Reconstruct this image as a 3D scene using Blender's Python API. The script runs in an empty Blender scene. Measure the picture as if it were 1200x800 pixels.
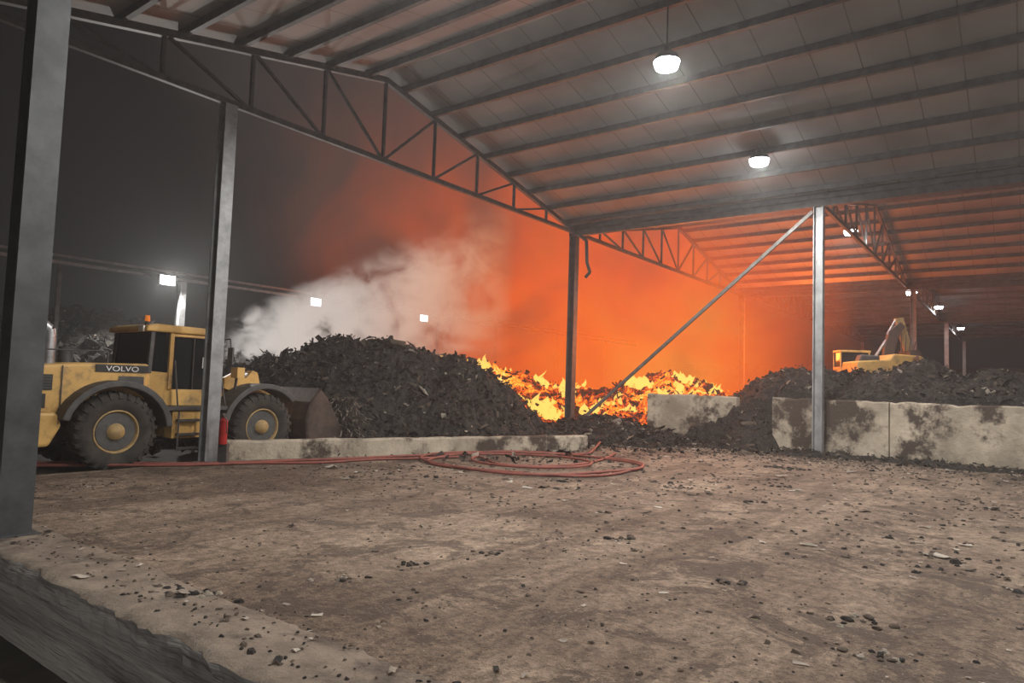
import bpy, bmesh, math, random
from mathutils import Vector, Matrix, noise
random.seed(7)
S=bpy.context.scene
S.view_settings.view_transform='Standard'
S.view_settings.look='None'
ANG=math.atan2(.8,.6)
MB=Matrix.Rotation(ANG,4,'Z')      # building frame: x=u (along shed) y=w (to the left)
ID=Matrix.Identity(4)
def bw(u,w,z=0): return MB@Vector((u,w,z))

# ---------------------------------------------------------------- materials
def mat(name):
    m=bpy.data.materials.new(name); m.use_nodes=True
    nt=m.node_tree; nt.nodes.clear()
    return m,nt,nt.nodes,nt.links
def simple(name,c1,c2=None,scale=3,rough=.7,metal=0,bump=0,bscale=None,detail=4,emit=None,estr=0,c3=None,scale3=20,stretch=None,lo=.35,hi=.65,p3=(.52,.68)):
    m,nt,N,L=mat(name)
    out=N.new('ShaderNodeOutputMaterial'); p=N.new('ShaderNodeBsdfPrincipled')
    L.new(p.outputs[0],out.inputs[0])
    p.inputs['Roughness'].default_value=rough; p.inputs['Metallic'].default_value=metal
    p.inputs['Base Color'].default_value=(*c1,1)
    tc=N.new('ShaderNodeTexCoord'); src=tc.outputs['Object']
    if stretch:
        mp=N.new('ShaderNodeMapping'); mp.inputs['Scale'].default_value=stretch
        L.new(src,mp.inputs[0]); src=mp.outputs[0]
    if c2:
        n=N.new('ShaderNodeTexNoise'); n.inputs['Scale'].default_value=scale; n.inputs['Detail'].default_value=detail; n.inputs['Roughness'].default_value=.65
        L.new(src,n.inputs['Vector'])
        r=N.new('ShaderNodeValToRGB'); r.color_ramp.elements[0].position=lo; r.color_ramp.elements[1].position=hi
        r.color_ramp.elements[0].color=(*c1,1); r.color_ramp.elements[1].color=(*c2,1)
        L.new(n.outputs[0],r.inputs[0]); col=r.outputs[0]
        if c3:
            n3=N.new('ShaderNodeTexNoise'); n3.inputs['Scale'].default_value=scale3; n3.inputs['Detail'].default_value=5; n3.inputs['Roughness'].default_value=.7
            L.new(src,n3.inputs['Vector'])
            r3=N.new('ShaderNodeValToRGB'); r3.color_ramp.elements[0].position=p3[0]; r3.color_ramp.elements[1].position=p3[1]
            r3.color_ramp.elements[0].color=(0,0,0,1); r3.color_ramp.elements[1].color=(1,1,1,1)
            L.new(n3.outputs[0],r3.inputs[0])
            mx=N.new('ShaderNodeMixRGB'); L.new(r3.outputs[0],mx.inputs[0]); L.new(col,mx.inputs[1]); mx.inputs[2].default_value=(*c3,1)
            col=mx.outputs[0]
        L.new(col,p.inputs['Base Color'])
    if bump:
        nb=N.new('ShaderNodeTexNoise'); nb.inputs['Scale'].default_value=bscale or scale*4; nb.inputs['Detail'].default_value=3; nb.inputs['Roughness'].default_value=.7
        L.new(src,nb.inputs['Vector'])
        b=N.new('ShaderNodeBump'); b.inputs['Strength'].default_value=1; b.inputs['Distance'].default_value=bump
        L.new(nb.outputs[0],b.inputs['Height']); L.new(b.outputs[0],p.inputs['Normal'])
    if emit:
        p.inputs['Emission Color'].default_value=(*emit,1); p.inputs['Emission Strength'].default_value=estr
    return m

M={}
M['soil']=simple('dark_soil',(.02,.017,.013),(.05,.04,.032),1.2,.95)
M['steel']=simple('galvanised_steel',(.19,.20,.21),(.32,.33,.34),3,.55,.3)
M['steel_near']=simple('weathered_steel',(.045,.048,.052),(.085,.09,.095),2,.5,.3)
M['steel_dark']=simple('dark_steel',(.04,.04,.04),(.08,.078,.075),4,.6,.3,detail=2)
M['purlin']=simple('purlin_steel',(.05,.05,.05),(.09,.088,.085),4,.6,.2,detail=2)
M['brace']=simple('brace_steel',(.10,.095,.09),(.16,.15,.14),4,.6,.2,detail=2)
M['conc']=simple('stained_concrete',(.25,.215,.165),(.50,.43,.34),.9,.9,bump=.03,bscale=9,c3=(.055,.04,.03),scale3=.8,p3=(.48,.58))
M['conc_edge']=simple('edge_concrete',(.13,.10,.078),(.25,.205,.16),2.0,.9,bump=.02,bscale=14,c3=(.06,.046,.035),scale3=1.6)
M['conc_face']=simple('board_marked_concrete',(.12,.115,.11),(.27,.255,.24),1.0,.9,bump=.05,bscale=3,stretch=(1,.35,6),c3=(.05,.046,.043),scale3=1.2)
M['heap']=simple('compost_heap',(.008,.007,.006),(.032,.027,.022),3,.9,bump=.12,bscale=8,c3=(.085,.07,.056),scale3=14,p3=(.55,.66),detail=3)
M['clod']=simple('clod',(.018,.015,.013),rough=.95)
M['clod2']=simple('clod_brown',(.08,.06,.045),rough=.95)
M['paper']=simple('paper_scrap',(.42,.38,.33),rough=.9)
M['plastic']=simple('pale_scrap',(.24,.21,.17),rough=.7)
M['yellow']=simple('yellow_paint',(.66,.40,.12),(.54,.33,.10),3,.45,c3=(.30,.20,.09),scale3=3)
M['yellow2']=simple('yellow_rim',(.42,.28,.10),(.26,.18,.09),8,.6)
M['dgrey']=simple('dark_grey_plastic',(.045,.045,.047),(.075,.073,.07),5,.6,detail=2)
M['grill']=simple('black_grille',(.008,.008,.008),(.02,.02,.02),5,.5,detail=2)
M['tyre']=simple('tyre_rubber',(.018,.017,.016),(.05,.043,.035),5,.9)
M['bucket']=simple('worn_bucket',(.05,.034,.028),(.10,.068,.056),4,.6,.3)
M['chrome']=simple('pipe_metal',(.35,.36,.38),(.5,.5,.52),5,.35,.7,detail=2)
M['white']=simple('white_paint',(.75,.75,.75))
M['red']=simple('red_paint',(.45,.015,.012),(.3,.01,.01),5,.4,detail=2)
M['hose']=simple('hose_red',(.27,.075,.055),(.17,.055,.042),4,.7,detail=2)
M['orange']=simple('orange_lens',(.8,.2,.02),emit=(1,.3,.03),estr=.3)
def glass():
    m,nt,N,L=mat('cab_glass'); o=N.new('ShaderNodeOutputMaterial'); p=N.new('ShaderNodeBsdfPrincipled')
    p.inputs['Base Color'].default_value=(.012,.014,.015,1); p.inputs['Roughness'].default_value=.08
    L.new(p.outputs[0],o.inputs[0]); return m
M['glass']=glass()
def emis(name,c,s):
    m,nt,N,L=mat(name); o=N.new('ShaderNodeOutputMaterial'); e=N.new('ShaderNodeEmission')
    e.inputs[0].default_value=(*c,1); e.inputs[1].default_value=s; L.new(e.outputs[0],o.inputs[0]); return m
M['lamp']=emis('lamp_led',(.95,.98,1.0),80)

def floor_mat():
    m,nt,N,L=mat('dirty_floor'); o=N.new('ShaderNodeOutputMaterial'); p=N.new('ShaderNodeBsdfPrincipled')
    L.new(p.outputs[0],o.inputs[0]); p.inputs['Roughness'].default_value=.9
    tc=N.new('ShaderNodeTexCoord')
    def nz(s,d=5,r=.65,st=None,dist=0,loc=(3.3,8.1,0)):
        n=N.new('ShaderNodeTexNoise'); n.inputs['Scale'].default_value=s; n.inputs['Detail'].default_value=d; n.inputs['Roughness'].default_value=r; n.inputs['Distortion'].default_value=dist
        if st:
            mp=N.new('ShaderNodeMapping'); mp.inputs['Scale'].default_value=st; mp.inputs['Location'].default_value=loc; L.new(tc.outputs['Object'],mp.inputs[0]); L.new(mp.outputs[0],n.inputs['Vector'])
        else: L.new(tc.outputs['Object'],n.inputs['Vector'])
        return n.outputs[0]
    def ramp(src,a,b,c1,c2):
        r=N.new('ShaderNodeValToRGB'); e=r.color_ramp.elements; e[0].position=a;e[1].position=b;e[0].color=(*c1,1);e[1].color=(*c2,1)
        L.new(src,r.inputs[0]); return r.outputs[0]
    def mix(f,a,b,mode='MIX'):
        x=N.new('ShaderNodeMixRGB'); x.blend_type=mode
        for i,v in enumerate((f,a,b)):
            if isinstance(v,bpy.types.NodeSocket): L.new(v,x.inputs[i])
            else: x.inputs[i].default_value=v if i==0 else (*v,1)
        return x.outputs[0]
    base=ramp(nz(.3,6,.75),.37,.61,(.135,.098,.072),(.30,.235,.178))
    tr=ramp(nz(.8,5,.65,(.18,1.6,1),.5),.48,.58,(0,0,0),(.7,.7,.7))
    base=mix(tr,base,(.115,.083,.06))
    f=ramp(nz(7,5,.85),.38,.62,(.5,.48,.46),(1.35,1.33,1.3)); base=mix(1.0,base,f,'MULTIPLY')
    wet=ramp(nz(.9,8,.82,None,.8),.52,.56,(0,0,0),(.8,.8,.8)); base=mix(wet,base,(.062,.044,.032))
    sp=ramp(nz(18,4,.85),.59,.65,(0,0,0),(.9,.9,.9)); base=mix(sp,base,(.035,.026,.02))
    sp2=ramp(nz(13,4,.85,(1,1,3)),.62,.68,(0,0,0),(.8,.8,.8)); base=mix(sp2,base,(.40,.34,.28))
    L.new(base,p.inputs['Base Color'])
    b=N.new('ShaderNodeBump'); b.inputs['Distance'].default_value=.10; L.new(nz(3.0,6,.8),b.inputs['Height'])
    L.new(b.outputs[0],p.inputs['Normal'])
    return m
M['floor']=floor_mat()

def roof_mat():
    m,nt,N,L=mat('roof_sheet'); o=N.new('ShaderNodeOutputMaterial'); p=N.new('ShaderNodeBsdfPrincipled')
    L.new(p.outputs[0],o.inputs[0]); p.inputs['Roughness'].default_value=.7
    tc=N.new('ShaderNodeTexCoord')
    n=N.new('ShaderNodeTexNoise'); n.inputs['Scale'].default_value=.5; n.inputs['Detail'].default_value=4; L.new(tc.outputs['Object'],n.inputs['Vector'])
    r=N.new('ShaderNodeValToRGB'); e=r.color_ramp.elements; e[0].position=.3;e[1].position=.7; e[0].color=(.17,.165,.16,1); e[1].color=(.29,.285,.28,1)
    L.new(n.outputs[0],r.inputs[0])
    sx=N.new('ShaderNodeSeparateXYZ'); L.new(tc.outputs['Object'],sx.inputs[0])
    def mth(op,a,b):
        x=N.new('ShaderNodeMath'); x.operation=op
        for i,v in enumerate((a,b)):
            if isinstance(v,(int,float)): x.inputs[i].default_value=v
            else: L.new(v,x.inputs[i])
        return x.outputs[0]
    fr=mth('FRACT',mth('DIVIDE',sx.outputs[1],1.0),0); ln=mth('LESS_THAN',fr,.03)
    mx=N.new('ShaderNodeMixRGB'); L.new(ln,mx.inputs[0]); L.new(r.outputs[0],mx.inputs[1]); mx.inputs[2].default_value=(.12,.115,.11,1)
    L.new(mx.outputs[0],p.inputs['Base Color'])
    return m
M['roof']=roof_mat()

def fire_heap_mat():
    m,nt,N,L=mat('burning_heap_surface'); o=N.new('ShaderNodeOutputMaterial'); p=N.new('ShaderNodeBsdfPrincipled')
    L.new(p.outputs[0],o.inputs[0]); p.inputs['Roughness'].default_value=.95; p.inputs['Base Color'].default_value=(.015,.011,.009,1)
    tc=N.new('ShaderNodeTexCoord')
    n=N.new('ShaderNodeTexNoise'); n.inputs['Scale'].default_value=.6; n.inputs['Detail'].default_value=7; n.inputs['Roughness'].default_value=.82; n.inputs['Distortion'].default_value=.8
    L.new(tc.outputs['Object'],n.inputs['Vector'])
    at=N.new('ShaderNodeAttribute'); at.attribute_name='heat'
    ad=N.new('ShaderNodeMath'); ad.operation='ADD'; L.new(n.outputs[0],ad.inputs[0]); L.new(at.outputs['Fac'],ad.inputs[1])
    r=N.new('ShaderNodeValToRGB'); cr=r.color_ramp
    cr.elements[0].position=.46; cr.elements[0].color=(0,0,0,1); cr.elements[1].position=.67; cr.elements[1].color=(1.0,.72,.22,1)
    e=cr.elements.new(.50); e.color=(.30,.02,.0,1); e=cr.elements.new(.54); e.color=(1,.14,.003,1); e=cr.elements.new(.59); e.color=(1,.40,.03,1)
    L.new(ad.outputs[0],r.inputs[0]); L.new(r.outputs[0],p.inputs['Emission Color']); p.inputs['Emission Strength'].default_value=1.4
    return m
M['fireheap']=fire_heap_mat()
def flame_mat():
    m,nt,N,L=mat('flame'); o=N.new('ShaderNodeOutputMaterial')
    at=N.new('ShaderNodeAttribute'); at.attribute_name='heat'
    r=N.new('ShaderNodeValToRGB'); cr=r.color_ramp
    cr.elements[0].position=0; cr.elements[0].color=(1,.62,.12,1); cr.elements[1].position=1; cr.elements[1].color=(1,.10,.0,1)
    e=cr.elements.new(.45); e.color=(1,.34,.015,1)
    L.new(at.outputs['Fac'],r.inputs[0])
    em=N.new('ShaderNodeEmission'); em.inputs[1].default_value=1.3; L.new(r.outputs[0],em.inputs[0])
    tr=N.new('ShaderNodeBsdfTransparent'); mx=N.new('ShaderNodeMixShader')
    pm=N.new('ShaderNodeMath'); pm.operation='MULTIPLY_ADD'; L.new(at.outputs['Fac'],pm.inputs[0]); pm.inputs[1].default_value=.7; pm.inputs[2].default_value=.3
    L.new(pm.outputs[0],mx.inputs[0]); L.new(em.outputs[0],mx.inputs[1]); L.new(tr.outputs[0],mx.inputs[2]); L.new(mx.outputs[0],o.inputs[0])
    return m
M['flame']=flame_mat()

# ---------------------------------------------------------------- mesh builder
class MBd:
    def __init__(s): s.v=[];s.f=[];s.m=[];s.mats=[];s.sm=[]
    def mi(s,k):
        if k not in s.mats: s.mats.append(k)
        return s.mats.index(k)
    def add(s,vs,fs,k,smooth=False):
        o=len(s.v); s.v+= [tuple(x) for x in vs]; i=s.mi(k)
        for f in fs: s.f.append([o+a for a in f]); s.m.append(i); s.sm.append(smooth)
    def box(s,a,b,k):
        x0,y0,z0=a;x1,y1,z1=b
        s.add([(x0,y0,z0),(x1,y0,z0),(x1,y1,z0),(x0,y1,z0),(x0,y0,z1),(x1,y0,z1),(x1,y1,z1),(x0,y1,z1)],
              [(0,3,2,1),(4,5,6,7),(0,1,5,4),(1,2,6,5),(2,3,7,6),(3,0,4,7)],k)
    def beam(s,p,q,w,h,k,up=(0,0,1)):
        p=Vector(p);q=Vector(q); d=(q-p).normalized(); up=Vector(up)
        if abs(d.dot(up))>.98: up=Vector((1,0,0))
        sd=d.cross(up).normalized(); u=sd.cross(d).normalized()
        vs=[]
        for c in (p,q):
            for a,b in ((-1,-1),(1,-1),(1,1),(-1,1)): vs.append(c+sd*a*w/2+u*b*h/2)
        s.add(vs,[(3,2,1,0),(4,5,6,7),(0,1,5,4),(1,2,6,5),(2,3,7,6),(3,0,4,7)],k)
    def cyl(s,p,q,r,k,n=14,r2=None):
        p=Vector(p);q=Vector(q); d=(q-p).normalized(); up=Vector((0,0,1)) if abs(d.z)<.95 else Vector((1,0,0))
        a=d.cross(up).normalized(); b=a.cross(d); r2=r if r2 is None else r2
        vs=[p+(a*math.cos(t)+b*math.sin(t))*r for t in [2*math.pi*i/n for i in range(n)]]+[q+(a*math.cos(t)+b*math.sin(t))*r2 for t in [2*math.pi*i/n for i in range(n)]]
        s.add(vs,[(i,(i+1)%n,n+(i+1)%n,n+i) for i in range(n)],k,True)
        s.add(vs,[list(range(n))[::-1],list(range(n,2*n))],k)
    def tube(s,pts,r,k,n=8):
        for a,b in zip(pts[:-1],pts[1:]): s.cyl(a,b,r,k,n)
    def ext(s,poly,y0,y1,k,inset=0):
        n=len(poly); vs=[(x,y0,z) for x,z in poly]+[(x,y1,z) for x,z in poly]
        s.add(vs,[(i,(i+1)%n,n+(i+1)%n,n+i) for i in range(n)]+[list(range(n))[::-1],list(range(n,2*n))],k)
    def lathe_y(s,c,prof,k,n=36):
        vs=[];m=len(prof)
        for i in range(n):
            t=2*math.pi*i/n
            for r,y in prof: vs.append((c[0]+r*math.cos(t),c[1]+y,c[2]+r*math.sin(t)))
        s.add(vs,[(i*m+j,i*m+j+1,((i+1)%n)*m+j+1,((i+1)%n)*m+j) for i in range(n) for j in range(m-1)],k,True)
    def ibeam(s,u,w,z0,z1,k,sz=.3,t=.03):
        h=sz/2
        s.box((u-h,w-h,z0),(u+h,w-h+t,z1),k); s.box((u-h,w+h-t,z0),(u+h,w+h,z1),k); s.box((u-t/2,w-h+t,z0),(u+t/2,w+h-t,z1),k)
        s.box((u-h-.08,w-h-.08,z0),(u+h+.08,w+h+.08,z0+.03),k)
    def obj(s,name,mw=ID,parent=None,bevel=0):
        me=bpy.data.meshes.new(name); me.from_pydata(s.v,[],s.f)
        for k in s.mats: me.materials.append(M[k])
        me.polygons.foreach_set('material_index',s.m); me.polygons.foreach_set('use_smooth',s.sm); me.update()
        bm=bmesh.new(); bm.from_mesh(me); bmesh.ops.recalc_face_normals(bm,faces=bm.faces); bm.to_mesh(me); bm.free()
        o=bpy.data.objects.new(name,me); S.collection.objects.link(o)
        if parent: o.parent=parent
        else: o.matrix_world=mw
        if bevel:
            b=o.modifiers.new('b','BEVEL'); b.width=bevel; b.segments=2; b.limit_method='ANGLE'; b.angle_limit=math.radians(35)
        return o

# ---------------------------------------------------------------- floor / ground
g=MBd(); g.box((3.5,-30,-1),(95,14.9,0),'floor'); g.obj('floor',MB)
g=MBd(); g.box((3.5,14.9,-1),(95,75,-.12),'soil'); g.box((-25,-30,-1.2),(2.72,75,-.78),'soil'); g.obj('ground',MB)
def slab_edge():
    g=MBd()
    n=400; w0=-14; w1=26
    secs=[(2.70,-1.0),(2.70,-.75),(2.70,-.55),(2.70,-.38),(2.70,-.22),(2.70,-.10),(2.70,-.045),(2.71,-.005),(2.75,.014),(2.85,.02),(3.1,.02),(3.35,.014),(3.65,-.012)]
    m=len(secs); vs=[]
    for i in range(n+1):
        w=w0+(w1-w0)*i/n
        bite=max(0,noise.noise(Vector((w*1.1,3,1)))-.1)*.22+max(0,noise.noise(Vector((w*4,7,1))))*.08
        for j,(u,z) in enumerate(secs):
            b=noise.fractal(Vector((w*6,j*.9,9)),1,2,4)
            if j<5: du=b*.008; dz=0
            elif j<=7: du=b*.04+bite*(.3,.7,1)[j-5]; dz=b*.018-bite*.25
            elif j==8: du=b*.04+bite; dz=b*.01
            else: du=max(0,bite-.1)*(.5 if j==9 else 0)+(.12*noise.noise(Vector((w*.6,4,2))) if j>=11 else 0); dz=b*.006
            vs.append((u+du,w,z+dz))
    f1=[];f2=[]
    for i in range(n):
        for j in range(m-1):
            q=(i*m+j,(i+1)*m+j,(i+1)*m+j+1,i*m+j+1)
            (f1 if j<7 else f2).append(q)
    g.add(vs,f1,'conc_face'); g.add(vs,f2,'conc_edge',True)
    g.box((3.0,w0,-1),(3.52,w1,-.06),'conc_face')
    return g.obj('slab_edge',MB)
slab_edge()

# ---------------------------------------------------------------- roof structure
VAL=[2.6,23.8,45.0,66.2,87.4]; ZE=8.6; SL=.22; WL=15.0; WR=-16
def rz(u):
    for a,b in zip(VAL[:-1],VAL[1:]):
        if a<=u<=b: return ZE+SL*min(u-a,b-u)
    return ZE
g=MBd(); pu=MBd()
for a,b in zip(VAL[:-1],VAL[1:]):
    r=(a+b)/2; zr=ZE+SL*(r-a)
    for (ua,za,ub,zb) in ((a,ZE,r,zr),(r,zr,b,ZE)):
        vs=[(ua,WR,za),(ub,WR,zb),(ub,WL,zb),(ua,WL,za)]; vs+=[(x,y,z+.07) for x,y,z in vs]
        g.add(vs,[(0,3,2,1),(4,5,6,7),(0,1,5,4),(1,2,6,5),(2,3,7,6),(3,0,4,7)],'roof')
        n=8
        for i in range(n):
            t=(i+.5)/n; u=ua+(ub-ua)*t; z=za+(zb-za)*t-.09
            pu.box((u-.03,WR,z-.09),(u+.03,WL-.02,z+.08),'purlin')
            pu.box((u-.03,WR,z-.10),(u+.08,WL-.02,z-.08),'purlin')
g.obj('ceiling',MB)
pu.obj('roof_purlins',MB)
def truss(w,a,b,name,inner=True):
    t=MBd(); r=(a+b)/2; zb=ZE-.25; k='steel_dark'
    t.beam((a,w,zb),(b,w,zb),.12,.14,k)
    top=lambda u: ZE-.12+SL*min(u-a,b-u)-.08
    t.beam((a,w,top(a)),(r,w,top(r)),.14,.16,k); t.beam((r,w,top(r)),(b,w,top(b)),.14,.16,k)
    n=10
    for i in range(1,n):
        u=a+(b-a)*i/n; t.beam((u,w,zb),(u,w,top(u)),.08,.08,k)
    for i in range(0,n):
        u=a+(b-a)*i/n; u2=a+(b-a)*(i+1)/n
        if i<n/2: t.beam((u,w,top(u)),(u2,w,zb),.07,.07,k)
        else: t.beam((u,w,zb),(u2,w,top(u2)),.07,.07,k)
    t.obj(name,MB)
for i in range(4): truss(14.8,VAL[i],VAL[i+1],'roof_truss')
for i in range(1,4): truss(5.34,VAL[i],VAL[i+1],'roof_truss')
for i in range(1,4): truss(-4.2,VAL[i],VAL[i+1],'roof_truss')
for i,u in enumerate(VAL[:4]):
    t=MBd(); t.box((u-.1,WR,ZE-.42),(u+.1,WL,ZE-.2),'steel_dark'); t.box((u-.22,WR,ZE-.18),(u+.22,WL,ZE-.02),'purlin'); t.obj('valley_gutter',MB)
def post(u,w,z0=0,z1=ZE-.42,k='steel',sz=.3):
    t=MBd(); t.ibeam(u,w,z0,z1,k,sz); return t.obj('steel_column',MB)
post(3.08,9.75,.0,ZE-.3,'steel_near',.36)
post(8.4,14.8,0,ZE-.32)
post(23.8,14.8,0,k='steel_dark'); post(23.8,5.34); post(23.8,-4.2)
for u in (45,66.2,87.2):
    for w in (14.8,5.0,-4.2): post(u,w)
t=MBd(); t.beam((23.62,5.5,ZE-.6),(23.62,14.1,.7),.09,.11,'brace'); t.obj('diagonal_brace',MB)
t=MBd(); t.tube([(23.6,14.5,ZE-.4),(23.6,14.1,ZE-.7),(23.6,14.05,ZE-1.6),(23.6,13.9,ZE-2.0),(23.6,14.1,ZE-2.2)],.07,'steel_dark'); t.obj('downpipe',MB)
t=MBd(); t.box((90,-30,0),(90.3,40,5.5),'soil'); t.obj('wall_far',MB)

# ---------------------------------------------------------------- lamps
def spot(p,c=(1,.955,.89),ang=172,r=.2):
    l=bpy.data.lights.new('lamp_light','SPOT'); l.energy=p; l.color=c; l.spot_size=math.radians(ang); l.spot_blend=.25; l.shadow_soft_size=r
    return l
def highbay(u,w,z,p):
    e=bpy.data.objects.new('highbay_lamp',None); S.collection.objects.link(e); e.matrix_world=Matrix.Translation(bw(u,w,z))
    t=MBd(); t.cyl((0,0,-.02),(0,0,.12),.30,'dgrey',20,.24); t.cyl((0,0,.12),(0,0,.3),.1,'dgrey',12)
    t.beam((0,0,.3),(0,0,max(.35,rz(u)-z-.02)),.03,.03,'dgrey'); t.obj('housing',parent=e)
    t=MBd(); t.cyl((0,0,-.16),(0,0,-.021),.24,'lamp',20,.28); t.obj('led_lens',parent=e)
    l=spot(p); o=bpy.data.objects.new('led_light',l); S.collection.objects.link(o); o.parent=e; o.location=(0,0,-.18)
for (u,w,z,p) in ((13.6,6.2,9.2,2900),(20.2,6.2,8.9,2700),(31.5,5.8,9.0,1500),(46,5.2,8.2,1200),(60,5.0,8.9,900),(79,4.8,8.9,900),
                  (13.6,-4.5,9.2,2900),(20.2,-4.5,8.9,1900),(6.5,-3,8.5,2000),(6.5,6.2,8.5,1700)):
    highbay(u,w,z,p)

# ---------------------------------------------------------------- neighbouring canopy beam + floodlights, added fill light
t=MBd()
t.box((2,29.95,6.1),(60,30.05,6.22),'steel'); t.box((2,30.8,6.5),(60,30.9,6.6),'steel')
for u in (6,10.5,15.2,21.6,25.6,32,38,46,54): t.box((u-.07,29.93,-.15),(u+.07,30.07,6.1),'steel_dark')
t.box((15.05,29.5,3.6),(15.3,29.75,6.0),'steel')
t.obj('canopy_frame',MB)
for (u,w,z,p) in ((14.4,29.5,5.95,3000),(22.1,29.5,5.9,1600),(30.1,29.5,5.85,1200)):
    e=bpy.data.objects.new('floodlight',None); S.collection.objects.link(e); e.matrix_world=Matrix.Translation(bw(u,w,z))@Matrix.Rotation(ANG,4,'Z')
    t=MBd(); t.box((-.34,-.1,-.2),(.34,.1,.24),'dgrey'); t.beam((0,.1,.1),(0,.45,.2),.06,.06,'dgrey'); t.obj('housing',parent=e)
    t=MBd(); t.box((-.3,-.13,-.17),(.3,-.101,.2),'lamp'); t.obj('lens',parent=e)
    l=spot(p); l.spot_size=math.radians(170); o=bpy.data.objects.new('light',l); S.collection.objects.link(o); o.parent=e; o.location=(0,-.2,0); o.rotation_euler=(math.radians(-50),0,0)
e=bpy.data.objects.new('added_fill_light',None); S.collection.objects.link(e); e.location=(-5,-7,0)  # added fill spot behind the camera, put in to brighten the slab face
t=MBd(); t.cyl((0,0,-.8),(0,0,4.8),.09,'steel'); t.box((-.3,-.2,4.7),(.3,.1,5.0),'dgrey'); t.obj('fill_light_pole',parent=e)
l=spot(2300); l.spot_size=math.radians(60); l.spot_blend=.8; o=bpy.data.objects.new('light',l); S.collection.objects.link(o); o.parent=e; o.location=(0,.3,4.7)
d=Vector((-2.2,5.0,-.6))-Vector((-5,-6.7,4.7)); o.rotation_euler=d.to_track_quat('-Z','Y').to_euler()

# ---------------------------------------------------------------- concrete walls + kerb
def wallpan(u,ws,name,h=1.85):
    for a,b in ws:
        n=int((a-b)/.15)
        t=MBd(); 
        prof=[(u,0),(u,h-.05),(u+.05,h),(u+.3,h),(u+.35,h-.05),(u+.35,0)]
        vs=[];m=len(prof)
        for i in range(n+1):
            w=b+.015+(a-b-.03)*i/n
            for j,(x,z) in enumerate(prof):
                d=noise.fractal(Vector((w*1.5,u*3,z*2)),1,2,4)
                chip=.08*max(0,noise.noise(Vector((w*3,u,5)))) if j in(1,2,3,4) else 0
                vs.append((x+d*.015,w,z-chip-(.03*d if j else 0)*(1 if z>0 else 0)))
        fs=[(i*m+j,(i+1)*m+j,(i+1)*m+j+1,i*m+j+1) for i in range(n) for j in range(m-1)]
        fs+= [list(range(m)),[n*m+j for j in range(m)]]
        t.add(vs,fs,'conc'); t.obj(name,MB)
wallpan(24.15,[(6.9,5.2),(5.2,3.35),(3.35,-1.0),(-1.0,-5.2),(-5.2,-9.4),(-9.4,-13.6)],'concrete_barrier_wall')
wallpan(24.9,[(11.9,8.35)],'concrete_barrier_wall',1.82)
def kerb():
    p=Vector((-6.95,15.9,0)); q=Vector((2.5,21.75,0)); d=(q-p).normalized(); nrm=Vector((-d.y,d.x,0)); Ln=(q-p).length
    t=MBd(); prof=[(0,-.1),(0,.42),(.03,.46),(.27,.46),(.3,.42),(.3,-.1)]; n=90; vs=[];m=len(prof)
    for i in range(n+1):
        s=Ln*i/n; nn=noise.fractal(Vector((s*1.2,0,0)),1,2,4)
        for j,(x,z) in enumerate(prof):
            pt=p+d*s+nrm*(x+nn*.02); vs.append((pt.x,pt.y,z+(nn*.035 if z>0 else 0)))
    t.add(vs,[(i*m+j,(i+1)*m+j,(i+1)*m+j+1,i*m+j+1) for i in range(n) for j in range(m-1)]+[list(range(m)),[n*m+j for j in range(m)]],'conc')
    t.obj('concrete_kerb')
kerb()

# ---------------------------------------------------------------- heaps
def lerp(tab,x):
    if x<=tab[0][0]: return tab[0][1]
    for (a,b),(c,d) in zip(tab[:-1],tab[1:]):
        if x<=c: return b+(d-b)*(x-a)/(c-a)
    return tab[-1][1]
def heap(name,hf,x0,x1,y0,y1,step,mw,k,chips=0,heat=None,amp=.28,chipmats=('clod','heap','clod2'),cs=1):
    nx=int((x1-x0)/step); ny=int((y1-y0)/step); vs=[]
    for j in range(ny+1):
        for i in range(nx+1):
            x=x0+i*step;y=y0+j*step; h=hf(x,y)
            f=noise.fractal(Vector((x*.9,y*.9,1.3)),.6,2.1,7)*amp+abs(noise.noise(Vector((x*3.1,y*3.1,7))))*.22*amp/.28
            z=h+f*min(1,max(0,h+.3)) if h>-.3 else h
            vs.append((x+random.uniform(-.3,.3)*step,y+random.uniform(-.3,.3)*step,max(z+random.uniform(-.05,.05)*(amp/.28),-.3)))
    fs=[];
    for j in range(ny):
        for i in range(nx):
            q=(j*(nx+1)+i,j*(nx+1)+i+1,(j+1)*(nx+1)+i+1,(j+1)*(nx+1)+i)
            if max(vs[a][2] for a in q)>-.14: fs.append(q)
    t=MBd(); t.add(vs,fs,k)
    cnt=0
    while cnt<chips:
        i=random.randrange(nx);j=random.randrange(ny); v=vs[j*(nx+1)+i]
        if v[2]<.02: 
            if random.random()<.9: cnt+=.02; continue
        cnt+=1
        c=Vector((v[0],v[1],max(0,v[2])))+Vector((random.uniform(-.1,.1),random.uniform(-.1,.1),random.uniform(.0,.07)))
        s=random.uniform(.02,.10)*cs*(2.4 if random.random()<.08 else 1); Rm=Matrix.Rotation(random.random()*6.3,3,'Z')@Matrix.Rotation(random.uniform(-1.5,1.5),3,'X')@Matrix.Rotation(random.uniform(-1.1,1.1),3,'Y')
        L=random.uniform(.8,3.2)
        pv=[c+Rm@Vector(a) for a in ((-s*L*.5,-s*.5,0),(s*L*.5,-s*.4,0),(s*L*.45,s*.4,s*.3),(-s*L*.4,s*.5,s*.2),(0,0,s*.5))]
        t.add(pv,[(0,1,4),(1,2,4),(2,3,4),(3,0,4)],random.choice(chipmats))
    o=t.obj(name,mw)
    if heat:
        at=o.data.attributes.new('heat','FLOAT','POINT')
        at.data.foreach_set('value',[heat(*p.co) for p in o.data.vertices])
    return o

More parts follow.
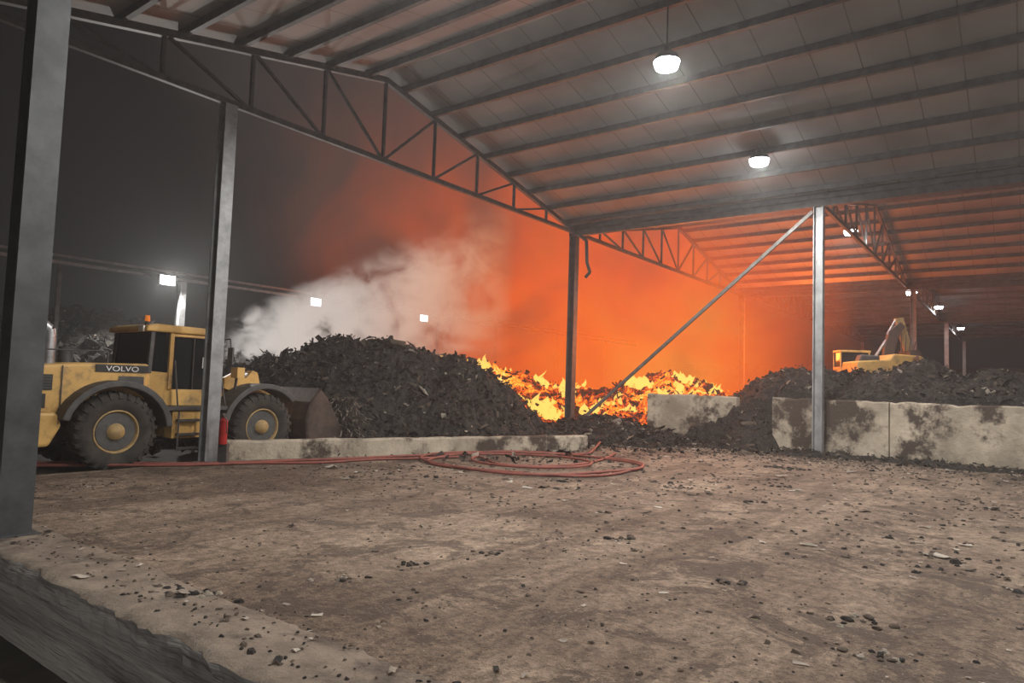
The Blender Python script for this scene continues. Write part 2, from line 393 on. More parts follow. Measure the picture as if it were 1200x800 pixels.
R1=[(-14,.6),(-12,1.5),(-9.3,2.1),(-8,2.55),(-6.9,3.0),(-5.1,3.3),(-4.2,3.2),(-3,2.75),(-1.8,2.6),(-.6,2.2),(.3,1.35),(1.2,.55),(2.2,-.1),(3,-.6)]
def h1(x,y):
    yr=24.5+.12*x; r=lerp(R1,x)
    d=y-yr
    return r-(.72*max(0,-d-.5) if d<0 else .35*d)
CM=('clod','clod','heap','heap','heap','clod2','clod2','clod','heap','clod2','clod','clod','heap','plastic')
heap('compost_heap',h1,-15,3.2,17.5,31,.12,ID,'heap',13000,amp=.36,chipmats=CM)
R2=[(-8,2.6),(-3.4,3.0),(-1,2.8),(0,2.55),(2,1.9),(4.2,1.8),(6,2.2),(7.6,2.7),(9,2.4),(10.5,1.9),(12,1.4),(14,.8)]
def h2(x,y):
    yr=34; d=y-yr; return lerp(R2,x)-(.55*max(0,-d-.4) if d<0 else .5*d)
def heat(x,y,z):
    a=-.03
    if x<-3.8: a-= .08*(-3.8-x)
    if x>10.5: a-=.10*(x-10.5)
    if z<.6: a-=(.6-z)*.3
    if x<0 and z<1.8: a-=.1
    return a+.12*min(1,max(0,(z-.8)/1.2))+.10*noise.noise(Vector((x*.35,y*.35,4)))
heap('burning_heap',h2,-8,14,28.5,40,.13,ID,'fireheap',3500,heat=heat,amp=.4,chipmats=('clod','fireheap','clod'),cs=1.3)
R3=[(-14,2.9),(-3,2.8),(0,2.75),(1.7,2.9),(3.0,3.15),(4.2,2.8),(5.1,2.7),(6.9,2.9),(8.0,2.6),(9.2,1.8),(10.3,1.1),(12,.4),(14,-.5)]
def h3(u,w):
    r=lerp(R3,w); d=u-28.2
    h=r-(.36*max(0,-d-.6) if d<0 else min(.9,.5*d) if d<6.5 else .9+.45*(d-6.5))
    if u<24.7:
        gap=max(0,abs(w-7.6)-.45); h=1.3-(24.7-u)*.85-gap*1.3
        h=min(h, 1.6)
    return h
heap('compost_heap',h3,22.6,41,-14,14,.14,MB,'heap',14000,amp=.36,chipmats=CM)
def h4(x,y):
    return .85-.26*math.hypot((x-3.6)/1.25,(y-26)/.95)*1.15
heap('debris_mound',h4,-2,9,21.5,31,.11,ID,'heap',3500,amp=.3,chipmats=CM)
def h5(u,w): 
    return .13-.35*abs(u-23.8+.15*math.sin(w*1.3))+.08*noise.noise(Vector((u*.8,w*.8,0)))
heap('dirt_strip',h5,22.6,24.1,-14,12.5,.08,MB,'heap',1800,amp=.14,chipmats=CM,cs=.6)
def h6(x,y):
    return 4.6-.42*math.hypot((x+19)/1.6,(y-30)/.9)
heap('compost_heap',h6,-30,-8.5,22,38,.2,ID,'heap',4000,amp=.5,chipmats=CM,cs=1.3)
# tangled scrap bundle beside the bucket
def scrap():
    t=MBd(); C=Vector((-4.75,19.7,0))
    vs=[];n=18;m=9
    for i in range(m):
        f=i/(m-1)
        for j in range(n):
            a=2*math.pi*j/n; r=.62*math.cos(f*1.5)**.6*(1+.25*noise.noise(Vector((a*2,f*4,1)))); vs.append((C.x+r*math.cos(a),C.y+r*math.sin(a),f*1.5+.06*noise.noise(Vector((a*3,f*6,5)))))
    t.add(vs,[(i*n+j,i*n+(j+1)%n,(i+1)*n+(j+1)%n,(i+1)*n+j) for i in range(m-1) for j in range(n)],'heap')
    for q in range(420):
        a=random.random()*6.283; f=random.random(); r=.62*math.cos(f*1.45)**.6+.03
        p=C+Vector((r*math.cos(a),r*math.sin(a),f*1.5)); pts=[p]
        d=Vector((random.gauss(0,.5)+.4*math.cos(a),random.gauss(0,.5)+.4*math.sin(a),random.gauss(0,.6))).normalized()
        for s in range(3):
            d=(d+Vector((random.gauss(0,.3),random.gauss(0,.3),random.gauss(-.25,.3)))).normalized(); p=p+d*random.uniform(.06,.16)
            if p.z<.02: p.z=.02
            pts.append(p.copy())
        for a_,b_ in zip(pts[:-1],pts[1:]):
            if (b_-a_).length>.01: t.beam(a_,b_,random.uniform(.012,.03),.01,random.choice(('clod2','clod','bucket','plastic','clod2')))
    t.obj('tangled_scrap_bundle')
scrap()

# ---------------------------------------------------------------- flames
def flames():
    t=MBd(); heatv=[]
    n=0
    while n<680:
        r=random.random()
        if r<.15: x=random.gauss(-2.7,.45)
        elif r<.45: x=random.gauss(.9,1.3)
        elif r<.70: x=random.gauss(5,1.8)
        else: x=random.gauss(8.4,1.4)
        y=random.uniform(30.0,34.4)
        if x<-1: y=random.uniform(32.8,34.2)
        z=h2(x,y)
        if z<.4 or noise.noise(Vector((x*.9,y*1.1,2)))<.12: continue
        n+=1
        big=random.random()<.08
        h=random.uniform(.12,.40)*(1.7 if big else 1); rr=random.uniform(.05,.16)*(1.3 if big else 1)
        lean=random.uniform(-.6,.6); ph=random.random()*6; segs=6; k=6
        vs=[]
        for s in range(segs+1):
            f=s/segs; rad=rr*(math.sin(math.pi*min(1,f*.75+.22))**1.2)*(1-f**3)+.004
            cx=x+lean*f*h+.12*h*math.sin(ph+f*5); cy=y+.07*h*math.cos(ph+f*4); cz=z-.02+h*f*1.1
            for q in range(k):
                a=2*math.pi*q/k+f; vs.append((cx+rad*math.cos(a)*1.4,cy+rad*math.sin(a),cz)); heatv.append(min(1,f*.95+random.uniform(-.05,.05)))
        t.add(vs,[(s*k+q,s*k+(q+1)%k,(s+1)*k+(q+1)%k,(s+1)*k+q) for s in range(segs) for q in range(k)],'flame',True)
    o=t.obj('flames')
    at=o.data.attributes.new('heat','FLOAT','POINT'); at.data.foreach_set('value',[max(0,h) for h in heatv])
flames()
for (x,y,z,p) in ((-2.5,32.5,4.6,600),(2,31.5,4.2,1000),(8,31.5,4.2,1700),(13,38,5,3000),(18.5,43,4.5,4200)):
    l=bpy.data.lights.new('fire_light','POINT'); l.energy=p; l.color=(1,.20,.03); l.shadow_soft_size=1.2
    o=bpy.data.objects.new('fire_light',l); S.collection.objects.link(o); o.location=(x,y,z)

# ---------------------------------------------------------------- smoke volumes, their lit look put in as emission
def smoke(name,box,build,step=.35):
    t=MBd(); m,nt,N,L=mat(name+'_volume'); M[name]=m; t.box(*box,name); o=t.obj(name)
    out=N.new('ShaderNodeOutputMaterial'); tc=N.new('ShaderNodeTexCoord'); sx=N.new('ShaderNodeSeparateXYZ'); L.new(tc.outputs['Object'],sx.inputs[0])
    def m_(op,a,b=0.0,c=None,clamp=False):
        x=N.new('ShaderNodeMath'); x.operation=op; x.use_clamp=clamp
        for i,v in enumerate((a,b,c)):
            if v is None: continue
            if isinstance(v,(int,float)): x.inputs[i].default_value=v
            else: L.new(v,x.inputs[i])
        return x.outputs[0]
    def nz(s,d=4,r=.55,stv=None,dist=0):
        n=N.new('ShaderNodeTexNoise'); n.inputs['Scale'].default_value=s; n.inputs['Detail'].default_value=d; n.inputs['Roughness'].default_value=r; n.inputs['Distortion'].default_value=dist
        src=tc.outputs['Object']
        if stv:
            mp=N.new('ShaderNodeMapping'); mp.inputs['Scale'].default_value=stv; L.new(src,mp.inputs[0]); src=mp.outputs[0]
        L.new(src,n.inputs['Vector']); return n.outputs[0]
    def ramp(src,els):
        r=N.new('ShaderNodeValToRGB'); cr=r.color_ramp
        cr.elements[0].position=els[0][0]; cr.elements[0].color=(*els[0][1],1); cr.elements[1].position=els[-1][0]; cr.elements[1].color=(*els[-1][1],1)
        for p,c in els[1:-1]: e=cr.elements.new(p); e.color=(*c,1)
        L.new(src,r.inputs[0]); return r.outputs[0]
    dens,col=build(sx.outputs[0],sx.outputs[1],sx.outputs[2],m_,nz,ramp)
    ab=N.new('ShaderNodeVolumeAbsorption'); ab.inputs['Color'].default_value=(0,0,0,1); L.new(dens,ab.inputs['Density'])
    em=N.new('ShaderNodeEmission'); L.new(col,em.inputs['Color']); L.new(dens,em.inputs['Strength'])  # emission stands in for light the smoke would scatter
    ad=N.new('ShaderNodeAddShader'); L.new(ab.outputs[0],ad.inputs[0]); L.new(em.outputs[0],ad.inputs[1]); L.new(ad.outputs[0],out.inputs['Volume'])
    try: m.cycles.volume_step_rate=step
    except Exception: pass
    return o
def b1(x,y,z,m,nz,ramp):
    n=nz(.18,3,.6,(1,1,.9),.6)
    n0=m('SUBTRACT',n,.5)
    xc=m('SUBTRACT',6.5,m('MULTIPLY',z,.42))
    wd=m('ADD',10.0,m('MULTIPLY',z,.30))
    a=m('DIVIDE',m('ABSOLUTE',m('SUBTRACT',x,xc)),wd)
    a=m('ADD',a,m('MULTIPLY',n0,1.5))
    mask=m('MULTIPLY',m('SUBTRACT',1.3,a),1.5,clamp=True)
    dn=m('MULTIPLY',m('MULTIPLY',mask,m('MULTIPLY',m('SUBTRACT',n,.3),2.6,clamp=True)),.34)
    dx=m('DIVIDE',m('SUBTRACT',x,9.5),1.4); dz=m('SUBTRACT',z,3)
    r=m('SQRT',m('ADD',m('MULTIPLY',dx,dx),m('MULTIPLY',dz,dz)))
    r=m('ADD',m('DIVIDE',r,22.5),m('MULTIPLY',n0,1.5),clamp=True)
    c=ramp(r,[(0,(1.0,.27,.03)),(.16,(1.0,.165,.009)),(.34,(.85,.10,.008)),(.52,(.40,.07,.022)),(.72,(.12,.045,.03)),(1,(.03,.025,.023))])  # fire glow painted into the smoke colour, fading with distance
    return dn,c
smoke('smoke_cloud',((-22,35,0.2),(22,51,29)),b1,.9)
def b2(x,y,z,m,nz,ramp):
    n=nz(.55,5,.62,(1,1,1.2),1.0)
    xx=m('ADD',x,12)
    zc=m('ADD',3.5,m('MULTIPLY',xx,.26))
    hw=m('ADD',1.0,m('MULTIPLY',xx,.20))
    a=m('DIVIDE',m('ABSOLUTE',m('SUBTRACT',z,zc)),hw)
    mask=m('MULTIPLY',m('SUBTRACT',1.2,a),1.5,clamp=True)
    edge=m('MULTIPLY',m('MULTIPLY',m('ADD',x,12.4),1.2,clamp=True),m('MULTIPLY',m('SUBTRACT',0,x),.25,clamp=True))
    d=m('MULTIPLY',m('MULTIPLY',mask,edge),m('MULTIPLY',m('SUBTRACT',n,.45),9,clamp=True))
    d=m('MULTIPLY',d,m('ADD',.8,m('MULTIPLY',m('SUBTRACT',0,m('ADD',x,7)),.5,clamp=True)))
    c=ramp(m('MULTIPLY',m('ADD',x,12.8),.085,clamp=True),[(0,(.62,.59,.56)),(.5,(.60,.49,.43)),(1,(.75,.32,.16))])  # lamp-lit grey and firelit orange painted into the emission colour
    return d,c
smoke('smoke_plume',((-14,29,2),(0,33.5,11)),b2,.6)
def mist():
    m,nt,N,L=mat('mist_volume'); M['mist']=m; out=N.new('ShaderNodeOutputMaterial'); v=N.new('ShaderNodeVolumeScatter')
    v.inputs['Density'].default_value=.0021; v.inputs['Color'].default_value=(.95,.98,1,1); v.inputs['Anisotropy'].default_value=.4
    L.new(v.outputs[0],out.inputs['Volume'])
    t=MBd(); t.box((-24,-3,-1.1),(32,28.9,14),'mist'); t.obj('mist')
mist()

# ---------------------------------------------------------------- wheel loader
LE=bpy.data.objects.new('wheel_loader',None); S.collection.objects.link(LE)
LE.matrix_world=Matrix.Translation(bw(6.66,16.72,-.12))@Matrix.Rotation(ANG,4,'Z')@Matrix.Scale(1.05,4)
def wheel(name,x,y,sgn):
    t=MBd(); c=(x,y,.8)
    t.lathe_y(c,[(.43,-.22),(.50,-.29),(.62,-.31),(.72,-.29),(.775,-.22),(.785,0),(.775,.22),(.72,.29),(.62,.31),(.50,.29),(.43,.22)],'tyre',48)
    for i in range(26):
        a=2*math.pi*i/26
        for sd in (-1,1):
            a2=a+(.12 if sd>0 else 0); r0=Vector((math.cos(a2),0,math.sin(a2)))
            a3=a2+.10; r1=Vector((math.cos(a3),0,math.sin(a3)))
            t.beam(Vector(c)+r0*.785+Vector((0,sd*.02,0)),Vector(c)+r1*.765+Vector((0,sd*.27,0)),.075,.05,'tyre',up=r0)
            t.beam(Vector(c)+r1*.77+Vector((0,sd*.27,0)),Vector(c)+r1*.66+Vector((0,sd*.305,0)),.07,.04,'tyre',up=(0,1,0))
    t.lathe_y(c,[(.44,sgn*.24),(.42,sgn*.26),(.40,sgn*.22),(.36,sgn*.10),(.26,sgn*.08),(.24,sgn*.16),(.17,sgn*.2),(.15,sgn*.27),(.0,sgn*.28)],'yellow2',32)
    t.lathe_y(c,[(.37,sgn*.115),(.27,sgn*.095)],'dgrey',32)
    for i in range(10):
        a=2*math.pi*i/10; p=Vector(c)+Vector((math.cos(a)*.21,sgn*.16,math.sin(a)*.21)); t.cyl(p,p+Vector((0,sgn*.05,0)),.02,'dgrey',6)
    t.cyl((x,y-.2,.8),(x,y+.2,.8),.38,'dgrey',24)
    t.obj(name,parent=LE)
for n_,x,y,s in (('wheel_1',0,-1.05,-1),('wheel_2',0,1.05,1),('wheel_3',3.3,-1.05,-1),('wheel_4',3.3,1.05,1)): wheel(n_,x,y,s)
t=MBd(); t.box((-1.5,-.45,.55),(2.0,.45,1.3),'dgrey'); t.cyl((0,-.85,.8),(0,.85,.8),.2,'dgrey'); t.cyl((3.3,-.85,.8),(3.3,.85,.8),.2,'dgrey')
t.box((2.0,-.2,.6),(2.6,.2,1.4),'dgrey'); t.obj('chassis',parent=LE,bevel=.02)
t=MBd(); t.ext([(-1.70,1.15),(-1.84,1.45),(-1.80,1.80),(-1.66,2.0),(-1.4,2.10),(-.6,2.17),(.72,2.20),(.72,1.42),(.1,1.5),(-.75,1.28),(-1.0,1.05)],-.98,.98,'yellow'); t.obj('engine_hood',parent=LE,bevel=.07)
t=MBd()
for sd in (-1,1):
    y0=sd*.99; y1=sd*1.005
    t.box((-1.62,min(y0,y1),1.62),(-1.1,max(y0,y1),1.92),'grill'); t.box((-1.62,min(y0,y1),1.28),(-1.2,max(y0,y1),1.55),'grill')
    t.box((-.35,min(y0,y1),2.0),(.68,max(y0,y1),2.15),'grill')
    for i in range(5): t.box((-1.60,min(sd*1.0,sd*1.02),1.65+i*.055),(-1.12,max(sd*1.0,sd*1.02),1.67+i*.055),'dgrey')
    t.box((.1,min(y0,y1),1.72),(.6,max(y0,y1),1.92),'dgrey')
    t.box((-.95,min(y0,y1),1.3),(-.93,max(y0,y1),2.1),'dgrey')
t.obj('side_panels',parent=LE)
t=MBd(); t.ext([(-1.95,.62),(-2.0,.8),(-2.0,1.12),(-1.85,1.22),(-1.05,1.2),(-.95,.95),(-1.15,.55),(-1.8,.52)],-1.2,1.2,'yellow'); t.obj('counterweight',parent=LE,bevel=.06)
t=MBd(); t.box((-2.02,-.7,1.25),(-1.87,.7,1.9),'grill'); t.obj('rear_grille',parent=LE)
def fender(name,x,y0,y1,a0,a1,R=.95,k='dgrey',T=.13):
    t=MBd(); n=14; vs=[]
    for i in range(n+1):
        a=math.radians(a0+(a1-a0)*i/n)
        for r,y in ((R,y0),(R,y1),(R+T,y1),(R+T,y0)): vs.append((x+r*math.cos(a),y,.8+r*math.sin(a)*.96))
    fs=[]
    for i in range(n):
        for j in range(4): fs.append((i*4+j,i*4+(j+1)%4,(i+1)*4+(j+1)%4,(i+1)*4+j))
    fs+=[(0,1,2,3),tuple(n*4+j for j in range(4))]
    t.add(vs,fs,k); t.obj(name,parent=LE,bevel=.02)
fender('rear_fender_1',0,-1.42,-.75,5,165); fender('rear_fender_2',0,.75,1.42,5,165)
fender('front_fender_1',3.3,-1.42,-.75,40,170); fender('front_fender_2',3.3,.75,1.42,40,170)
t=MBd()
for sd in (-1,1):
    a,b=sorted((sd*.55,sd*1.28))
    t.box((1.12,a,.62),(1.98,b,1.2),'yellow')
    for i,z in enumerate((.38,.68,.98)):
        a2,b2_=sorted((sd*1.25,sd*1.42)); t.box((1.2,a2,z),(1.7,b2_,z+.05),'dgrey')
    t.box((1.17,min(sd*1.4,sd*1.42),.36),(1.21,max(sd*1.4,sd*1.42),1.2),'dgrey'); t.box((1.69,min(sd*1.4,sd*1.42),.36),(1.73,max(sd*1.4,sd*1.42),1.2),'dgrey')
    a3,b3=sorted((sd*.8,sd*1.35)); t.box((.9,a3,1.22),(2.4,b3,1.30),'dgrey')
    t.cyl((1.2,sd*1.33,1.25),(1.25,sd*.98,2.3),.018,'dgrey',8); t.cyl((2.3,sd*1.33,1.25),(2.3,sd*.98,2.2),.018,'dgrey',8)
t.obj('steps_and_tank',parent=LE,bevel=.015)
t=MBd(); Y=.84
t.ext([(.72,1.3),(2.35,1.3),(2.42,1.6),(2.38,1.66),(1.25,1.66),(1.2,2.02),(.72,2.05)],-Y,Y,'yellow')
for sd in (-1,1):
    for (p,q,k) in (((.76,2.0),(.80,2.9),'dgrey'),((1.22,1.66),(1.22,2.9),'yellow'),((2.40,1.62),(2.14,2.9),'yellow')):
        t.beam((p[0],sd*Y,p[1]),(q[0],sd*Y,q[1]),.09,.09,k,up=(0,1,0))
    t.beam((1.22,sd*Y,2.86),(2.14,sd*Y,2.86),.06,.07,'yellow'); 
    t.box((1.72,min(sd*(Y-.01),sd*(Y+.02)),1.66),(1.75,max(sd*(Y-.01),sd*(Y+.02)),2.9),'dgrey')
t.obj('cab_frame',parent=LE,bevel=.02)
t=MBd(); t.ext([(.75,1.7),(2.38,1.64),(2.34,2.0),(2.12,2.9),(.8,2.9)],-Y+.03,Y-.03,'glass'); t.obj('cab_glass',parent=LE)
t=MBd(); t.ext([(.62,2.90),(2.3,2.90),(2.42,2.94),(2.35,3.01),(2.1,3.06),(.85,3.08),(.64,3.02)],-.93,.93,'yellow'); t.obj('cab_roof',parent=LE,bevel=.04)
t=MBd(); t.cyl((.78,-.6,3.05),(.78,-.6,3.13),.05,'dgrey',12); t.cyl((.78,-.6,3.13),(.78,-.6,3.26),.055,'orange',12,.045)
t.box((.60,-.82,2.9),(.64,-.6,3.02),'white'); t.obj('beacon',parent=LE)
t=MBd(); t.tube([(2.2,-.88,2.8),(2.4,-1.2,2.85),(2.4,-1.25,2.6)],.018,'dgrey'); t.box((2.38,-1.35,2.25),(2.42,-1.15,2.65),'dgrey'); t.obj('mirror',parent=LE)
t=MBd(); t.box((1.95,-.86,2.15),(2.15,-.835,2.4),'white'); t.obj('door_notice',parent=LE)
t=MBd(); t.tube([(-1.05,-.55,2.1),(-1.05,-.55,2.65),(-1.08,-.55,2.8),(-1.2,-.55,2.9)],.12,'chrome',12); t.cyl((-.4,.4,2.15),(-.4,.4,2.5),.14,'dgrey'); t.obj('exhaust_stack',parent=LE)
t=MBd(); t.tube([(-1.3,-.9,2.05),(-1.3,-.9,2.4),(-.1,-.9,2.42),(-.1,-.9,2.15)],.016,'dgrey'); t.obj('hand_rail',parent=LE)
t=MBd(); t.ext([(2.45,.7),(3.9,.55),(3.95,1.0),(3.3,1.75),(2.75,1.95),(2.5,1.5)],-.45,.45,'yellow'); t.obj('front_frame',parent=LE,bevel=.03)
t=MBd()
for sd in (-1,1):
    a,b=sorted((sd*.5,sd*.62))
    t.ext([(2.65,1.95),(2.9,2.08),(3.7,1.75),(4.4,1.2),(4.75,.75),(4.65,.5),(4.35,.6),(3.9,1.1),(3.2,1.5),(2.65,1.7)],a,b,'yellow')
    t.cyl((2.6,sd*.5,1.2),(3.9,sd*.55,1.25),.07,'chrome')
    t.cyl((2.75,sd*.9,1.6),(2.75,sd*1.0,2.1),.03,'dgrey'); t.box((2.66,sd*1.0-.14,1.95),(2.85,sd*1.0+.14,2.2),'yellow'); t.box((2.851,sd*1.0-.12,1.97),(2.86,sd*1.0+.12,2.18),'white')
t.ext([(3.5,1.9),(3.7,2.15),(3.85,2.1),(4.1,1.2),(3.95,1.1)],-.12,.12,'yellow')
t.cyl((2.8,0,1.75),(3.6,0,2.05),.08,'chrome'); t.beam((4.0,0,1.2),(4.55,0,1.15),.12,.12,'yellow')
t.obj('lift_arms',parent=LE,bevel=.015)
def bucket():
    t=MBd(); outer=[(5.95,.14),(5.2,.12),(4.75,.22),(4.48,.5),(4.42,.95),(4.55,1.4),(4.85,1.75)]
    inner=[(4.88,1.71),(4.63,1.38),(4.5,.95),(4.56,.54),(4.8,.3),(5.22,.2),(5.95,.18)]
    t.ext(outer+inner,-1.4,1.4,'bucket')
    side=outer+[(5.1,1.5),(5.6,.7)]
    for y in (-1.4,1.36): t.ext(side,y,y+.04,'bucket')
    for i in range(8):
        y=-1.3+i*.36; t.ext([(5.9,.12),(5.9,.22),(6.15,.12)],y,y+.1,'dgrey')
    for y in (-.6,.5): t.ext([(4.45,.5),(4.3,.5),(4.3,.75),(4.45,1.1)],y,y+.1,'bucket')
    t.obj('bucket',parent=LE)
bucket()
cu=bpy.data.curves.new('lettering','FONT'); cu.body='VOLVO'; cu.size=.15; cu.extrude=.002; cu.align_x='CENTER'
cu.materials.append(M['white']); to=bpy.data.objects.new('side_lettering',cu); S.collection.objects.link(to); to.parent=LE; to.location=(.16,-1.012,2.02); to.rotation_euler=(math.pi/2,0,0); to.scale=(1.3,1,1)

# ---------------------------------------------------------------- excavator
EE=bpy.data.objects.new('excavator',None); S.collection.objects.link(EE); EE.matrix_world=Matrix.Translation(bw(33.2,5.1,1.95))@Matrix.Rotation(math.radians(-5),4,'Z')
t=MBd()
for y in (-1.1,1.1):
    t.ext([(-1.7,.25),(-1.5,.0),(1.5,.0),(1.7,.25),(1.7,.5),(1.4,.75),(-1.4,.75),(-1.7,.5)],y-.25,y+.25,'dgrey')
    for i in range(16): t.box((-1.55+i*.2,y-.28,-.03),(-1.45+i*.2,y+.28,.02),'tyre')
t.box((-.9,-.9,.3),(.9,.9,.85),'dgrey'); t.cyl((0,0,.8),(0,0,1.0),.6,'dgrey',20); t.obj('tracks',parent=EE,bevel=.02)
t=MBd(); t.ext([(-1.3,1.0),(1.45,1.0),(1.6,1.25),(1.55,1.6),(1.25,1.78),(.2,1.84),(.0,1.6),(-1.3,1.5)],-1.25,.35,'yellow')
t.ext([(-1.2,1.48),(-.35,1.5),(-.35,1.75),(-1.1,1.78)],-1.2,-.7,'dgrey'); t.obj('upper_house',parent=EE,bevel=.06)
t=MBd(); t.box((-1.35,.4,1.0),(-.1,1.25,1.3),'yellow'); t.box((-1.3,.42,1.3),(-.1,1.2,1.95),'glass'); t.box((-1.36,.38,1.95),(-.05,1.26,2.05),'yellow')
for x in (-1.33,-.12):
    for y in (.4,1.2): t.box((x-.03,y-.03,1.3),(x+.03,y+.03,1.95),'yellow')
t.obj('cab',parent=EE,bevel=.02)
t=MBd()
bp=[(.25,1.3),(.35,2.2),(.55,2.9),(1.0,3.3),(1.2,3.1),(.95,2.7),(.75,2.0),(.7,1.3)]
t.ext(bp,-.05,.2,'bucket')
t.cyl((-.1,.1,1.6),(.45,.1,2.5),.06,'chrome'); t.cyl((.5,.1,2.75),(.85,.1,3.4),.05,'chrome')
t.ext([(.8,3.45),(1.15,3.5),(1.5,2.2),(1.45,1.9),(1.25,1.9)],.0,.2,'yellow2')
t.ext([(1.2,2.05),(1.6,2.1),(1.85,1.7),(1.6,1.3),(1.15,1.35),(1.3,1.65)],-.35,.6,'bucket')
for i in range(4): t.cyl((1.0+i*.15,-.1,1.9),(.95+i*.2,-.2,2.9-i*.15),.03,'bucket',6)
t.obj('boom_and_stick',parent=EE,bevel=.02)

# ---------------------------------------------------------------- hoses
def hose(pts,r=.032,name='fire_hose'):
    c=bpy.data.curves.new(name,'CURVE'); c.dimensions='3D'; c.bevel_depth=r; c.bevel_resolution=2
    sp=c.splines.new('NURBS'); sp.points.add(len(pts)-1)
    for i,p in enumerate(pts): sp.points[i].co=(*p,1)
    sp.order_u=3; sp.use_endpoint_u=True; c.materials.append(M['hose'])
    o=bpy.data.objects.new(name,c); S.collection.objects.link(o)
def wob(a,b,n,amp,z=.035):
    a=Vector((*a,0));b=Vector((*b,0)); d=b-a; nn=Vector((-d.y,d.x,0)).normalized(); out=[]
    for i in range(n+1):
        p=a+d*(i/n)+nn*(amp*noise.noise(Vector((i*.45,a.x,b.y)))); out.append((p.x,p.y,z))
    return out
h=wob((-13,13.3),(-7.2,14.7),6,.2)+wob((-6.2,15.2),(-1.2,18.6),10,.5)
for i in range(46):
    a=math.radians(150-i*17); rr=2.5+.3*math.sin(i*.33)+.2*math.sin(i*1.1); h.append((.75+rr*math.cos(a)*1.05,17.3+rr*math.sin(a)*.95,.035+.02*(i//21)))
h+= [(2.2,19.6,.06),(2.6,21.0,.06),(3.0,22.6,.2)]
hose(h)
h=wob((-12.5,14),(-7.3,14.9),6,.15,.04)+wob((-6.0,15.6),(-.8,19.2),9,.3,.04)+[(.6,19.4,.04)]
for i in range(16):
    a=math.radians(90-i*20); h.append((.6+1.3*math.cos(a)*1.2,17.7+1.3*math.sin(a)*1.1,.06))
h+= [(-.2,16.4,.04),(1.5,16.9,.04),(2.6,18.6,.04),(3.2,20.6,.04)]
hose(h)
e=bpy.data.objects.new('fire_extinguisher',None); S.collection.objects.link(e); e.location=bw(8.45,14.45,0)+Vector((.12,-.1,0))
t=MBd(); t.cyl((0,0,.46),(0,0,.98),.09,'red',18); t.cyl((0,0,.98),(0,0,1.05),.09,'red',18,.04); t.cyl((0,0,1.05),(0,0,1.12),.03,'dgrey'); t.box((-.02,-.1,1.1),(.02,.04,1.14),'dgrey')
t.tube([(0,-.04,1.1),(.1,-.1,1.0),(.11,-.08,.7)],.012,'dgrey'); t.obj('cylinder_body',parent=e)
t=MBd(); t.box((-.1,.0,.0),(.1,.14,.46),'dgrey'); t.obj('stand',parent=e)

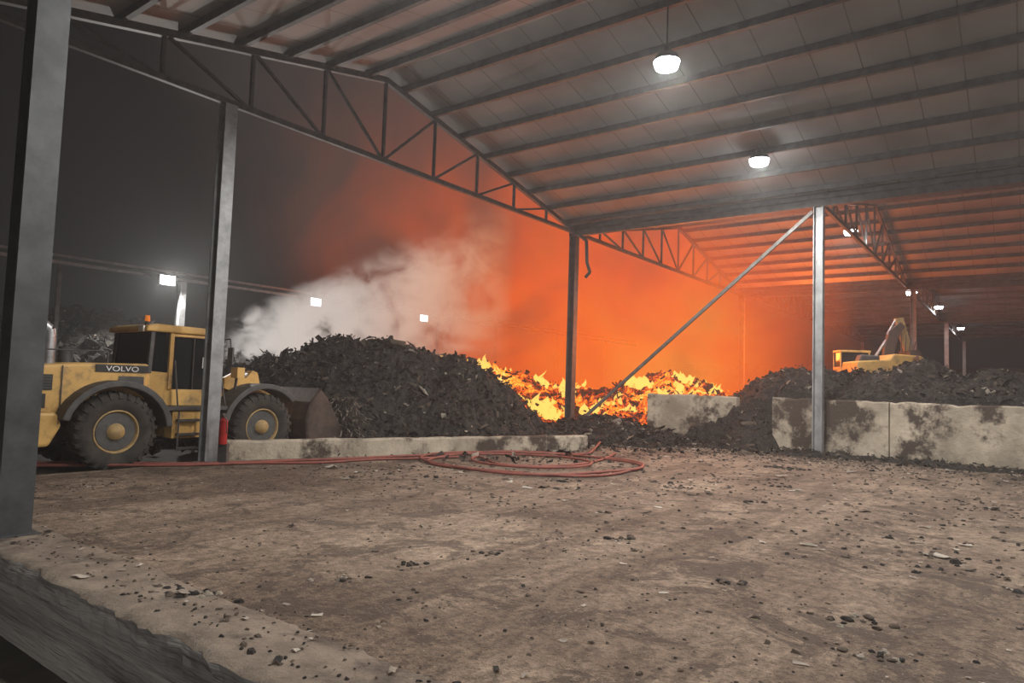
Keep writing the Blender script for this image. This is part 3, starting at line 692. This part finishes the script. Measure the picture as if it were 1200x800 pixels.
# ---------------------------------------------------------------- litter
def litter():
    t=MBd(); n=0
    cl=[(random.uniform(4,22),random.uniform(-12,13),random.uniform(.3,1.4)) for _ in range(60)]
    while n<10000:
        r=random.random()
        if r<.40: u=3.7+19.7*random.random()**1.2; w=random.uniform(-13,14.3)
        elif r<.47: u=random.uniform(2.9,3.6); w=random.uniform(-8,12)
        elif r<.64: u=random.gauss(22.4,.9); w=random.uniform(-13,11)
        else: c=random.choice(cl); u=random.gauss(c[0],c[2]); w=random.gauss(c[1],c[2])
        if u<2.9 or u>23.9: continue
        n+=1; z=.022 if u<3.5 else 0
        c=Vector((u,w,z)); k=random.random(); near=.5 if u<9 else 1
        Rz=Matrix.Rotation(random.random()*6.3,3,'Z')
        if k<.86:
            s=random.uniform(.008,.035)*(2 if random.random()<.06 else 1)*near
            pv=[]
            for a in range(6):
                an=a*math.pi/3; q=s*random.uniform(.7,1.4); pv.append(c+Rz@Vector((math.cos(an)*q*1.4,math.sin(an)*q,0)))
            for a in range(6):
                an=a*math.pi/3; q=s*random.uniform(.4,.8); pv.append(c+Rz@Vector((math.cos(an)*q*1.4,math.sin(an)*q,s*random.uniform(.4,.9))))
            t.add(pv,[(a,(a+1)%6,6+(a+1)%6,6+a) for a in range(6)]+[tuple(range(6,12))],random.choice(('clod','clod','clod2','clod2','clod2')))
        else:
            s=random.uniform(.015,.05)*(2.0 if random.random()<.06 else 1)*near; L=random.uniform(.7,2.5)
            pv=[c+Rz@Vector((x*s*L+random.uniform(-.2,.2)*s,y*s+random.uniform(-.2,.2)*s,.004+abs(random.gauss(0,.35))*s)) for y in (-1,0,1) for x in (-1,0,1)]
            t.add(pv,[(j*3+i,j*3+i+1,j*3+i+4,j*3+i+3) for j in range(2) for i in range(2)],random.choice(('plastic','plastic','paper','clod2','clod')))
    for (x,y,s) in ((9.1,11.5,.22),(9.4,11.4,.18),(1.2,14.5,.16),(4.6,12.6,.12),(5.9,14.8,.12),(-3.0,6.3,.14),(-2.7,6.35,.1),(-3.2,6.5,.12),(1.6,9.2,.13),(-.2,8.2,.09),(-1.0,7.6,.08),(2.4,7.3,.10),(7.2,18.5,.2),(7.6,18.2,.15),(-1.6,7.0,.1),(3.2,6.2,.12),(2.9,5.4,.1)):
        for q in range(14):
            c=Vector((x+random.gauss(0,s),y+random.gauss(0,s*.6),0)); c=MB.inverted()@c
            ss=s*random.uniform(.12,.4); pv=[]
            for lv,(rr,zz) in enumerate(((1,0),(.9,.4),(.45,.7))):
                for a in range(7):
                    an=a*2*math.pi/7; g_=random.uniform(.6,1.4)*rr*ss; pv.append(c+Vector((math.cos(an)*g_,math.sin(an)*g_,zz*ss)))
            t.add(pv,[(l*7+a,l*7+(a+1)%7,(l+1)*7+(a+1)%7,(l+1)*7+a) for l in range(2) for a in range(7)]+[tuple(range(14,21))],random.choice(('clod','clod2','clod')) if y>7 else random.choice(('clod','plastic','clod2')))
    t.obj('scattered_litter',MB)
litter()

# ---------------------------------------------------------------- world & camera
w=bpy.data.worlds.new('night'); S.world=w; w.use_nodes=True; nt=w.node_tree
bg=nt.nodes['Background']; bg.inputs[0].default_value=(1,.97,.97,1); bg.inputs[1].default_value=.006
cam=bpy.data.cameras.new('camera'); cam.lens=24; cam.sensor_width=36; co=bpy.data.objects.new('camera',cam); S.collection.objects.link(co)
co.matrix_world=Matrix.Translation((0,0,2))@Matrix.Rotation(math.radians(90+3.58),4,'X')@Matrix.Rotation(.033,4,'Z')
cam.clip_end=400
S.camera=co
